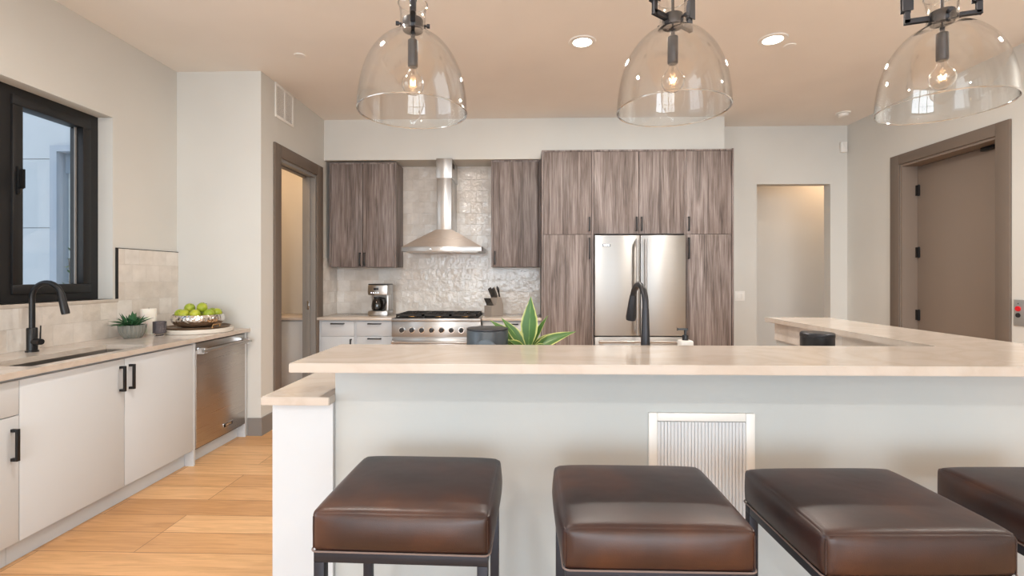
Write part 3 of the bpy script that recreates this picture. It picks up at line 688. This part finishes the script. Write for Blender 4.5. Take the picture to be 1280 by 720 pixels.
# range
rg = thing('gas_range', 'stainless gas range with iron grates and a row of black knobs', 'range', (-.943, 5.12, 0))
W2 = .472
MB().box(-W2, W2, .03, .60, .10, .895).build('range_body', MSTEEL, rg)
MB().box(-W2, W2, -.02, .60, .880, .912, .006).build('cooktop', MSTEEL, rg)
MB().box(-W2, W2, .0, .03, .715, .880, .004).build('control_panel', MSTEEL, rg)
MB().box(-W2, W2, .01, .03, .15, .70, .004).build('oven_door', MSTEEL, rg)
hb = MB().tube([(-W2 + .01, -.055, .665), (W2 - .01, -.055, .665)], .013, 16).build('handle', MSTEEL, rg)
for x in (-W2 + .025, W2 - .025): MB().box(x - .014, x + .014, -.060, .012, .648, .682, .004).build('handle_bracket', MCHROME, hb)
for k in range(8):
    x = -.361 + k * .1047
    kb = MB().tube([(x, .001, .788), (x, -.012, .788)], [.034, .032], 24).build('knob_bezel', MCHROME, rg)
    MB().tube([(x, -.012, .788), (x, -.030, .788), (x, -.042, .788)], [.027, .025, .021], 24).box(x - .005, x + .005, -.050, -.03, .764, .812, .002).build('knob', MBLKP, kb)
MB().box(-W2 + .03, W2 - .03, .02, .57, .912, .916).build('burner_tray', MDARK, rg)
for gx in (-.29, 0, .29):
    g = MB(); x0, x1, y0, y1 = gx - .142, gx + .142, .03, .56; zt = .952
    for a, b in ((x0, x0 + .012), (x1 - .012, x1)): g.box(a, b, y0, y1, zt - .02, zt)
    for yy in (y0, (y0 + y1) / 2 - .006, y1 - .012): g.box(x0, x1, yy, yy + .012, zt - .02, zt)
    for yc in (y0 + .135, y0 + .40):
        for k in range(8):
            a = k * pi / 4 + .0; g.bar((gx + .035 * cos(a), yc + .035 * sin(a), zt - .006), (gx + .125 * cos(a), yc + .118 * sin(a), zt - .010), .010, .018)
    for a in (x0 + .006, x1 - .006):
        for b in (y0 + .006, y1 - .006): g.box(a - .007, a + .007, b - .007, b + .007, .915, zt - .02)
    g.build('grate', MCAST, rg)
    for yc in (y0 + .135, y0 + .40): MB().lathe([(0, .935), (.032, .935), (.04, .930), (.045, .916)], c=(gx, yc, 0), seg=24).build('burner', MBRASS, rg)
MB().box(-W2, W2, .57, .61, .912, .93, .003).build('rear_trim', MSTEEL, rg)

# hood
hd = thing('range_hood', 'stainless chimney hood on the tiled wall over the range', 'hood', (-.91, 5.735, 0))
yf = -.49
MB().box(-.437, .437, yf, 0, 1.625, 1.678, .002).build('canopy_skirt', MSTEEL, hd)
bm = MB(); b_ = bm.bm
lo = [b_.verts.new(p) for p in ((-.430, yf + .006, 1.679), (.430, yf + .006, 1.679), (.430, 0, 1.679), (-.430, 0, 1.679))]
hi = [b_.verts.new(p) for p in ((-.070, -.42, 1.868), (.105, -.42, 1.868), (.105, 0, 1.868), (-.070, 0, 1.868))]
for k in range(4): b_.faces.new((lo[k], lo[(k + 1) % 4], hi[(k + 1) % 4], hi[k]))
b_.faces.new(hi); b_.faces.new(lo[::-1]); bm.build('canopy', MSTEELD, hd)
MB().box(-.064, .099, -.415, 0, 1.868, 2.44, .003).build('chimney_lower', MSTEEL, hd)
cu = MB().box(-.070, .106, -.42, 0, 2.43, 2.648, .003).build('chimney_upper', MSTEEL, hd)
sl = MB()
for k in range(4): sl.box(.1055, .1075, -.36 + k * .03, -.345 + k * .03, 2.55, 2.61)
sl.build('vent_slots', MDARK, cu)
for x in (-.24, .24): MB().lathe([(0, 1.6235), (.033, 1.6235), (.035, 1.6255)], c=(x, -.38, 0), seg=24).build('lamp', MHOODL, hd)
for x in (-.12, 0, .12): MB().box(x - .012, x + .012, yf - .003, yf + .001, 1.645, 1.657, .001).build('button', MCHROME, hd)
MB().box(-.39, .39, yf + .06, -.05, 1.619, 1.6255).build('filter', MSTEELD, hd)

# wall cabinets
def wall_cab(name, label, x0, x1, y0, z0, z1, doors):
    c = thing(name, label, 'cabinet', (0, 0, 0)); t = .019
    MB().box(x0, x1, y0 + .021, YB - .013, z0, z1, .001).box(x0, x0 + t, y0, y0 + .021, z0, z1).box(x1 - t, x1, y0, y0 + .021, z0, z1).box(x0 + t, x1 - t, y0, y0 + .021, z1 - t, z1).build('carcass', MWAL, c)
    for a, b, hx, hz, hl, zz0, zz1 in doors:
        dd = MB().box(a + .0015, b - .0015, y0 + .001, y0 + .0205, zz0, zz1, .001).build('door', MWAL, c)
        pull_v(hx, y0 + .001, hz, hl, dd, axis='y')
    return c
wall_cab('wall_cabinet', 'walnut two-door wall cabinet left of the range hood', -2.203, -1.449, 5.42, 1.458, 2.632, ((-2.182, -1.828, -1.852, 1.545, .15, 1.462, 2.612), (-1.825, -1.470, -1.800, 1.545, .15, 1.462, 2.612)))
wall_cab('wall_cabinet', 'narrow walnut wall cabinet between the hood and the tall cabinets', -.383, .168, 5.42, 1.458, 2.648, ((-.362, .147, -.342, 1.56, .15, 1.462, 2.628),))
TYF = 5.17
def tall(name, label, x0, x1, z0, doors):
    c = thing(name, label, 'cabinet', (0, 0, 0))
    MB().box(x0, x1, TYF + .021, 5.389, z0, 2.690).box(x0, x1, 5.389, YB - .001, z0, 2.645).build('carcass', MWAL, c)
    for a, b, hx, hz, hl, zz0, zz1 in doors:
        dd = MB().box(a + .0015, b - .0015, TYF + .0015, TYF + .0205, zz0, zz1, .001).build('door', MWAL, c); pull_v(hx, TYF + .0015, hz, hl, dd, axis='y')
    MB().box(x0, x1, TYF, TYF + .021, 2.672, 2.690, .001).build('top_rail', MWAL, c)
    return c
ZS = 1.797
c = tall('tall_cabinet', 'tall walnut pantry cabinet left of the refrigerator', .170, .717, .10, ((.190, .6955, .672, 1.905, .15, ZS + .002, 2.669), (.190, .6955, .672, 1.65, .225, .105, ZS - .002)))
MB().box(.170, .1885, TYF, TYF + .021, .1, 2.672).box(.698, .717, TYF, TYF + .021, .1, 2.672).build('side_stile', MWAL, c)
c = tall('bridge_cabinet', 'walnut two-door cabinet above the refrigerator', .7175, 1.6645, 1.80, ((.719, 1.1895, 1.165, 1.905, .15, ZS + .008, 2.669), (1.1925, 1.6635, 1.217, 1.905, .15, ZS + .008, 2.669)))
c = tall('tall_cabinet', 'tall walnut pantry cabinet right of the refrigerator', 1.665, 2.176, .10, ((1.6865, 2.155, 1.708, 1.905, .15, ZS + .002, 2.669), (1.6865, 2.155, 1.708, 1.65, .225, .105, ZS - .002)))
MB().box(1.665, 1.684, TYF, TYF + .021, .1, 2.672).box(2.1575, 2.176, TYF - .005, TYF + .021, .1, 2.695).build('side_stile', MWAL, c)

# refrigerator
fr = thing('refrigerator', 'stainless french door refrigerator between the tall walnut cabinets', 'refrigerator', (1.191, 5.15, 0))
MB().box(-.470, .470, .03, .585, .06, 1.785).build('fridge_body', MDUCT, fr)
for s_ in (-1, 1):
    x0, x1 = sorted((s_ * .003, s_ * .470))
    dd = MB().box(x0, x1, -.045, .028, .735, 1.783, .006).build('door', MSTEELV, fr)
    hx = s_ * .043
    hh = MB().tube([(hx, -.105, .755), (hx, -.105, 1.74)], .0125, 16).build('handle', MSTEEL, dd)
    for z in (.785, 1.715): MB().box(hx - .012, hx + .012, -.108, -.044, z - .02, z + .02, .003).build('handle_bracket', MCHROME, hh)
    if s_ < 0:
        bd = MB().box(-.395, -.305, -.0485, -.045, 1.665, 1.692, .001).build('badge', MCHROME, dd)
        MB().box(-.392, -.308, -.0495, -.048, 1.668, 1.689).build('badge_field', MBLACK, bd)
        lettering('badge_lettering', 'VIKING', .019, MCHROME, bd, (-.350, -.0500, 1.6785), (R(90), 0, 0), bold=.0007)
dd = MB().box(-.470, .470, -.045, .028, .09, .725, .006).build('freezer_drawer', MSTEELV, fr)
hh = MB().tube([(-.44, -.105, .682), (.44, -.105, .682)], .013, 16).build('handle', MSTEEL, dd)
for x in (-.41, .41): MB().box(x - .02, x + .02, -.108, -.044, .667, .697, .003).build('handle_bracket', MCHROME, hh)

# coffee maker
cm = thing('coffee_maker', 'stainless drip coffee maker with glass carafe left of the range', 'coffee maker', (-1.636, 5.46, .9145))
MB().box(-.112, .112, -.105, .125, 0, .058, .012).build('base', MSTEEL, cm)
MB().box(-.112, .112, .035, .125, .058, .235, .006).box(.076, .112, -.075, .035, .058, .235, .006).build('water_tank', MSTEEL, cm)
hdm = MB().box(-.112, .112, -.105, .125, .232, .345, .012).build('brew_head', MSTEEL, cm)
MB().box(-.108, .108, -.10, .12, .345, .357, .005).build('lid', MBLKP, cm)
MB().box(-.045, .01, -.1075, -.104, .285, .315, .001).build('display', MBLKP, hdm)
for k in range(4): MB().tube([(-.07 + k * .025, -.109, .258), (-.07 + k * .025, -.104, .258)], .007, 10).build('button', MCHROME, hdm)
MCOF = thin_glass('carafe_glass', (.35, .33, .31), 1.5, 0, 2)
cf = MB().lathe([(.045, .060), (.066, .075), (.070, .11), (.062, .16), (.045, .195), (.043, .205)], c=(-.020, -.038, 0), seg=32).build('carafe', MCOF, cm)
MB().lathe([(0, .214), (.046, .212), (.048, .198), (.044, .19), (.044, .205), (0, .206)], c=(-.020, -.038, 0), seg=28).build('carafe_lid', MBLKP, cf)
MB().tube([(.020, -.06, .200), (.075, -.085, .195), (.082, -.09, .15), (.052, -.07, .085)], .010, 10).build('carafe_handle', MBLKP, cf)
MB().lathe([(0, .0585), (.055, .0585), (.055, .064), (0, .066)], c=(-.020, -.038, 0), seg=28).build('hot_plate', MDARK, cm)

# knife block and knives
KX, KY = -.352, 5.46
kb = thing('knife_block', 'slanted grey wood knife block right of the range', 'knife block', (KX, KY, .9145))
MKB = M('greywashed_wood', (.36, .31, .27), .55)
MB().prism([(-.105, 0), (.095, 0), (.095, .12), (.060, .205), (.010, .215), (-.03, .12), (-.105, .115)], -.055, .055, .003, axis='x').build('block', MKB, kb, rz=R(-38))
kb.rotation_euler.z = 0
MKH = M('steel_knife_handle', (.30, .28, .26), .3, .8)
def knife(x, y, z, L, th, w, label, mat, grp):
    k = MB().bar((0, 0, 0), (0, 0, L), w, w * .7, .002).bar((0, 0, -.004), (0, 0, .004), w * 1.2, w * .9).build('kitchen_knife', mat, loc=(x, y, z))
    k.rotation_euler = (R(th), R(-4), R(-38)); tag(k, label, 'knife', grp); return k
cr, sr = cos(R(-38)), sin(R(-38))
def kp(a, b): return KX + a * cr - b * sr, KY + a * sr + b * cr
for j in range(6):
    x, y = kp(-.042 + j * .0165, -.068); knife(x, y, .9145 + .121, .085, 26, .011, 'small steel steak knife in the front row of the block', MKH, 'steak knives in the block')
for j in range(4):
    x, y = kp(-.040 + j * .025, .005); knife(x, y, .9145 + .214, .10 + .012 * (j % 2), 26, .017, 'kitchen knife with a steel handle in the upper row of the block', MKH, 'kitchen knives in the block')
x, y = kp(.040, .04); k = MB().tube([(0, 0, 0), (.004, 0, .05), (-.004, 0, .10), (.006, 0, .125), (.018, 0, .10), (.012, 0, .05), (.010, 0, 0)], .006, 8).build('kitchen_shears', MBLKP, loc=(x, y, .9145 + .212)); k.rotation_euler = (R(20), 0, R(-38)); tag(k, 'black handled shears standing in the knife block', 'scissors')

# pantry cabinet seen through the doorway
pc = thing('pantry_cabinet', 'white pantry base cabinet seen through the left doorway', 'cabinet', (0, 0, 0))
MB().box(-3.34, HX - .142, 5.22, YB - .001, .1, .883).box(-3.34, HX - .142, 5.28, YB - .001, 0, .1).build('cabinet_body', MCAB, pc)
dd = MB().box(-2.69, HX - .146, 5.20, 5.219, .115, .87, .0015).build('door', MCAB, pc)
MB().tube([(-2.655, 5.17, .69), (-2.655, 5.17, .83)], .007, 10).box(-2.663, -2.647, 5.17, 5.20, .685, .697).box(-2.663, -2.647, 5.17, 5.20, .823, .835).build('handle', MSTEEL, dd)
MB().box(-3.30, -2.695, 5.20, 5.219, .115, .87, .0015).build('door', MCAB, pc)
tag(MB().box(-3.345, HX - .142, 5.18, YB - .001, .8835, .914, .002).build('pantry_countertop', MQ), 'quartz worktop inside the pantry doorway', 'countertop')

# ================================================================== THINGS BEHIND THE BAR
IZ = .9145
sp_ = thing('countertop_canister', 'dark grey rounded countertop bin with a round front dial left of the variegated plant', 'container', (-.176, 2.25, IZ))
MB().lathe([(0, 0), (.090, 0), (.0955, .006), (.0955, .188), (.093, .192), (0, .192)], seg=48).build('canister_body', MDUCT, sp_)
MB().lathe([(0, .1925), (.0945, .1925), (.096, .194), (.095, .199), (.088, .201), (0, .201)], seg=48).build('lid', MIRON, sp_)
MB().tube([(0, -.088, .105), (0, -.099, .105), (0, -.101, .105)], [.052, .052, .048], 36).build('dial', M('blue_grey_enamel', (.08, .11, .14), .3), sp_)
# variegated plant
vp = thing('variegated_plant', 'potted plant with broad yellow-edged green leaves standing behind the bar', 'plant', (.012, 2.33, IZ))
MB().lathe([(0, 0), (.045, 0), (.062, .07), (.064, .078), (.058, .078), (.054, .066), (0, .064)], seg=36).build('pot', MSOAP, vp)
MB().lathe([(0, .066), (.055, .066), (.0, .070)], seg=20).build('soil', MDARK, vp)
def L_(az, tilt, L, w, droop=.0, base=(0, 0, .068), nrm=None):
    dv = Vector((cos(R(az)) * sin(R(tilt)), sin(R(az)) * sin(R(tilt)), cos(R(tilt)))); path = []
    for i in range(9):
        t = i / 8; path.append(Vector(base) + dv * L * t + Vector((cos(R(az)), sin(R(az)), 0)) * droop * t * t * L + Vector((0, 0, -droop * t * t * L * .6)))
    ws = [w * x for x in (.10, .30, .66, .93, 1.0, .88, .62, .30, .01)]
    nr = nrm if nrm else (-cos(R(az)) * cos(R(tilt)), -sin(R(az)) * cos(R(tilt)), sin(R(tilt)))
    return MB().leaf(path, ws, normal=nr, cup=.22).build('leaf', MLEAFV, vp)
B = (0, 0, .068)
L_(20, 3, .275, .042, 0, B, (-.15, -1, .1))
L_(175, 40, .235, .025, .15, B, (.3, -1, .35)); L_(172, 31, .215, .026, .1, B, (.35, -1, .25)); L_(185, 55, .20, .026, .2, B, (.3, -.8, .6))
L_(5, 42, .17, .026, .25, B, (-.5, -.9, .5)); L_(-5, 52, .225, .034, .22, B, (-.3, -.8, .75)); L_(15, 22, .21, .018, .1, B, (-.6, -.8, .2))
L_(90, 45, .20, .03, .2, B); L_(-80, 62, .13, .028, .3, B); L_(130, 35, .2, .028, .2, B); L_(230, 50, .15, .027, .2, B, (.2, -.7, .7)); L_(300, 58, .15, .027, .2, B, (-.1, -.7, .8))
# island faucet, spout pointing to the kitchen side
ff = thing('island_faucet', 'dark bronze gooseneck faucet rising behind the bar before the refrigerator', 'faucet', (.512, 2.10, IZ))
MB().lathe([(0, 0), (.028, 0), (.028, .006), (.0225, .01), (.021, .10), (.0175, .20), (.0145, .30), (.0135, .30), (0, .30)], seg=28).build('faucet_body', MIRON, ff)
def rot(p, a): return (p[0] * cos(a) - p[1] * sin(a), p[0] * sin(a) + p[1] * cos(a), p[2])
aa = R(6)
pts = [rot(p, aa) for p in [(0, 0, .29)] + arc((.085, .315), .085, 180, 22, 14, lambda y, z: (0, y, z))]
MB().tube(pts, .0135, 16).build('spout', MIRON, ff)
e = Vector(pts[-1]); dr = Vector((-.04, .25, -1)).normalized()
MB().tube([e - dr * .004, e + dr * .03, e + dr * .10, e + dr * .115], [.0145, .018, .024, .022], 18).build('spray_head', MIRON, ff)
MB().tube([(-.02, 0, .05), (-.045, 0, .052)], [.012, .012], 12).tube([(-.040, 0, .056), (-.046, -.004, .12)], [.0045, .0035], 8).build('lever', MIRON, ff)
so = thing('soap_dispenser', 'white soap bottle with a black pump beside the island faucet', 'soap dispenser', (.700, 2.16, IZ))
MB().box(-.028, .028, -.028, .028, 0, .158, .007, 3).build('bottle', MSOAP, so)
MB().lathe([(0, .158), (.013, .158), (.013, .180), (.006, .182), (.006, .202), (0, .202)], seg=20).bar((-.034, 0, .206), (.008, 0, .206), .010, .008, .002).build('pump', MBLKP, so)
ca = thing('storage_canister', 'black cylindrical canister beside the bar leg wall', 'container', (1.41, 2.40, IZ))
MB().lathe([(0, 0), (.070, 0), (.073, .004), (.073, .145), (0, .145)], seg=40).build('canister_body', MBLKP, ca)
MB().lathe([(0, .1455), (.0735, .1455), (.0745, .149), (.0745, .162), (.070, .167), (0, .168)], seg=40).build('lid', MIRON, ca)

# ================================================================== WALL AND CEILING FITTINGS
wv = thing('wall_vent', 'white rectangular air vent high on the hallway wall', 'vent', (HX, 4.49, 2.945))
MB().box(0, .010, -.172, .172, -.155, -.128, .002).box(0, .010, -.172, .172, .128, .155, .002).box(0, .010, -.172, -.145, -.128, .128, .002).box(0, .010, .145, .172, -.128, .128, .002).box(0, .010, -.010, .010, -.128, .128).build('vent_frame', MWHITE, wv)
MB().box(0, .001, -.145, .145, -.128, .128).build('backing', MDUCT, wv)
sl = MB()
for k in range(20): sl.prism([(.002, -.122 + k * .0128), (.008, -.122 + k * .0128 + .006), (.008, -.122 + k * .0128 + .0075), (.002, -.122 + k * .0128 + .0015)], -.145, .145, axis='y')
sl.build('slats', MWHITE, wv)
sw = thing('light_switch', 'white light switch plate right of the tall cabinets', 'switch', (2.49, YB - .001, 1.127))
MB().box(-.058, .058, -.006, 0, -.058, .058, .003).build('plate', MWHITE, sw)
for x in (-.024, .024): MB().box(x - .015, x + .015, -.010, -.005, -.032, .032, .002).build('rocker', MWHITE, sw)
ms = thing('motion_sensor', 'small white sensor box high in the far right corner', 'sensor', (3.665, YB - .001, 2.845))
MB().box(-.037, .037, -.035, 0, -.06, .06, .008).build('housing', MWHITE, ms); MB().lathe([(0, 0), (.014, 0), (.014, .003), (0, .004)], c=(0, 0, 0), seg=20).build('lens', MWHITE, ms, loc=(0, -.035, .015)).rotation_euler = (R(90), 0, 0)
cp = thing('call_plate', 'grey steel call plate with a red button right of the brown door', 'control panel', (XR - .001, 3.70, 1.078))
MB().box(-.006, 0, -.12, .12, -.100, .100, .002).build('plate', M('satin_steel_plate', (.50, .52, .53), .4, .6), cp)
MB().tube([(-.006, .085, .031), (-.013, .085, .031)], [.0205, .019], 24).build('call_button', MRED, cp)
MB().tube([(-.006, .085, -.018), (-.011, .085, -.018)], [.018, .017], 24).build('key_switch', MIRON, cp)
MB().tube([(-.006, .085, .070), (-.0075, .085, .070)], .004, 10).build('indicator', MDARK, cp)
for i, (x, y, lb) in enumerate(((.422, 3.644, 'lit round recessed ceiling light between the left and middle pendants'), (1.82, 3.646, 'lit round recessed ceiling light beside the small ceiling disc'))):
    rl = thing('recessed_light', lb, 'light', (x, y, CH), 0, 'recessed ceiling lights')
    MB().lathe([(.072, -.001), (.070, -.008), (.098, -.008), (.103, -.001)], seg=40).build('trim_ring', MWHITE, rl)
    MB().lathe([(0, -.0035), (.0715, -.0035)], seg=40).build('diffuser', MLED, rl)
    area('recessed_lamp', (x, y, CH - .012), (0, 0, 0), .13, .13, CAN_W, WARM, 'DISK')
for x, y in ((-1.2, 1.9), (3.0, 1.9), (-1.0, -1.5), (1.6, -1.5), (-1.0, -4.5), (1.6, -4.5)):   # further cans added out of view to spread the light more evenly
    rl = thing('recessed_light', 'recessed ceiling light added out of view to brighten the room', 'light', (x, y, CH), 0, 'added unseen ceiling lights nearer the viewer')
    MB().lathe([(.072, -.001), (.070, -.008), (.098, -.008), (.103, -.001)], seg=40).build('trim_ring', MWHITE, rl)
    MB().lathe([(0, -.0035), (.0715, -.0035)], seg=40).build('diffuser', MLED, rl)
    area('recessed_lamp', (x, y, CH - .012), (0, 0, 0), .13, .13, CAN_W, WARM, 'DISK')
for x, y, lb in ((-2.85, 4.9, 'unseen ceiling light added to brighten the pantry'), (4.1, 6.3, 'unseen ceiling light added to warm the passage behind the opening')):  # lamps added out of sight to lift these two dark rooms
    rl = thing('recessed_light', lb, 'light', (x, y, CH))
    MB().lathe([(.072, -.001), (.070, -.008), (.098, -.008), (.103, -.001)], seg=40).build('trim_ring', MWHITE, rl)
    MB().lathe([(0, -.0035), (.0715, -.0035)], seg=40).build('diffuser', MLED, rl)
    area('recessed_lamp', (x, y, CH - .012), (0, 0, 0), .13, .13, 13, (1, .62, .33), 'DISK')
for x, y, r_, lb in ((1.997, 3.751, .045, 'flat white ceiling disc beside the right recessed light'), (-1.781, 3.806, .045, 'flat white ceiling disc above the hallway wall vent')):
    tag(MB().lathe([(0, -.008), (r_ - .004, -.008), (r_, -.004), (r_, -.0005), (0, -.0005)], seg=32).build('sprinkler_cover', MWHITE, loc=(x, y, CH)), lb, 'ceiling disc')
sd = thing('smoke_detector', 'white smoke detector on the ceiling by the far right corner', 'smoke detector', (3.388, 5.304, CH))
MB().lathe([(0, -.012), (.066, -.012), (.070, -.008), (.070, -.0005), (0, -.0005)], seg=40).build('base_plate', MWHITE, sd)
MB().lathe([(0, -.045), (.035, -.045), (.046, -.038), (.052, -.013), (0, -.013)], seg=36).build('housing', MWHITE, sd)
# shrub outside by the wing window
sb = thing('garden_shrub', 'sparse shrub outside the window by the far glass', 'shrub', (-4.90, 5.2, -.1))
lf = MB()
for k in range(420):
    a = rnd.uniform(0, 2 * pi); rr_ = rnd.uniform(0, .16); z = rnd.uniform(.4, 1.75) ; p = Vector((rr_ * cos(a) * (1.1 - z / 2.6), rr_ * sin(a) * (1.1 - z / 2.6), z)); dv = Vector((rnd.uniform(-1, 1), rnd.uniform(-1, 1), rnd.uniform(-.2, 1))).normalized()
    lf.leaf([p, p + dv * .03, p + dv * .06], [.004, .014, .001])
lf.build('foliage', MSHRUB, sb)
st_ = MB()
for k in range(7): st_.tube([(0, 0, 0), (rnd.uniform(-.1, .1), rnd.uniform(-.1, .1), .8), (rnd.uniform(-.1, .1), rnd.uniform(-.1, .1), 1.65)], [.015, .008, .003], 6)
st_.build('branches', MTRIM, sb)
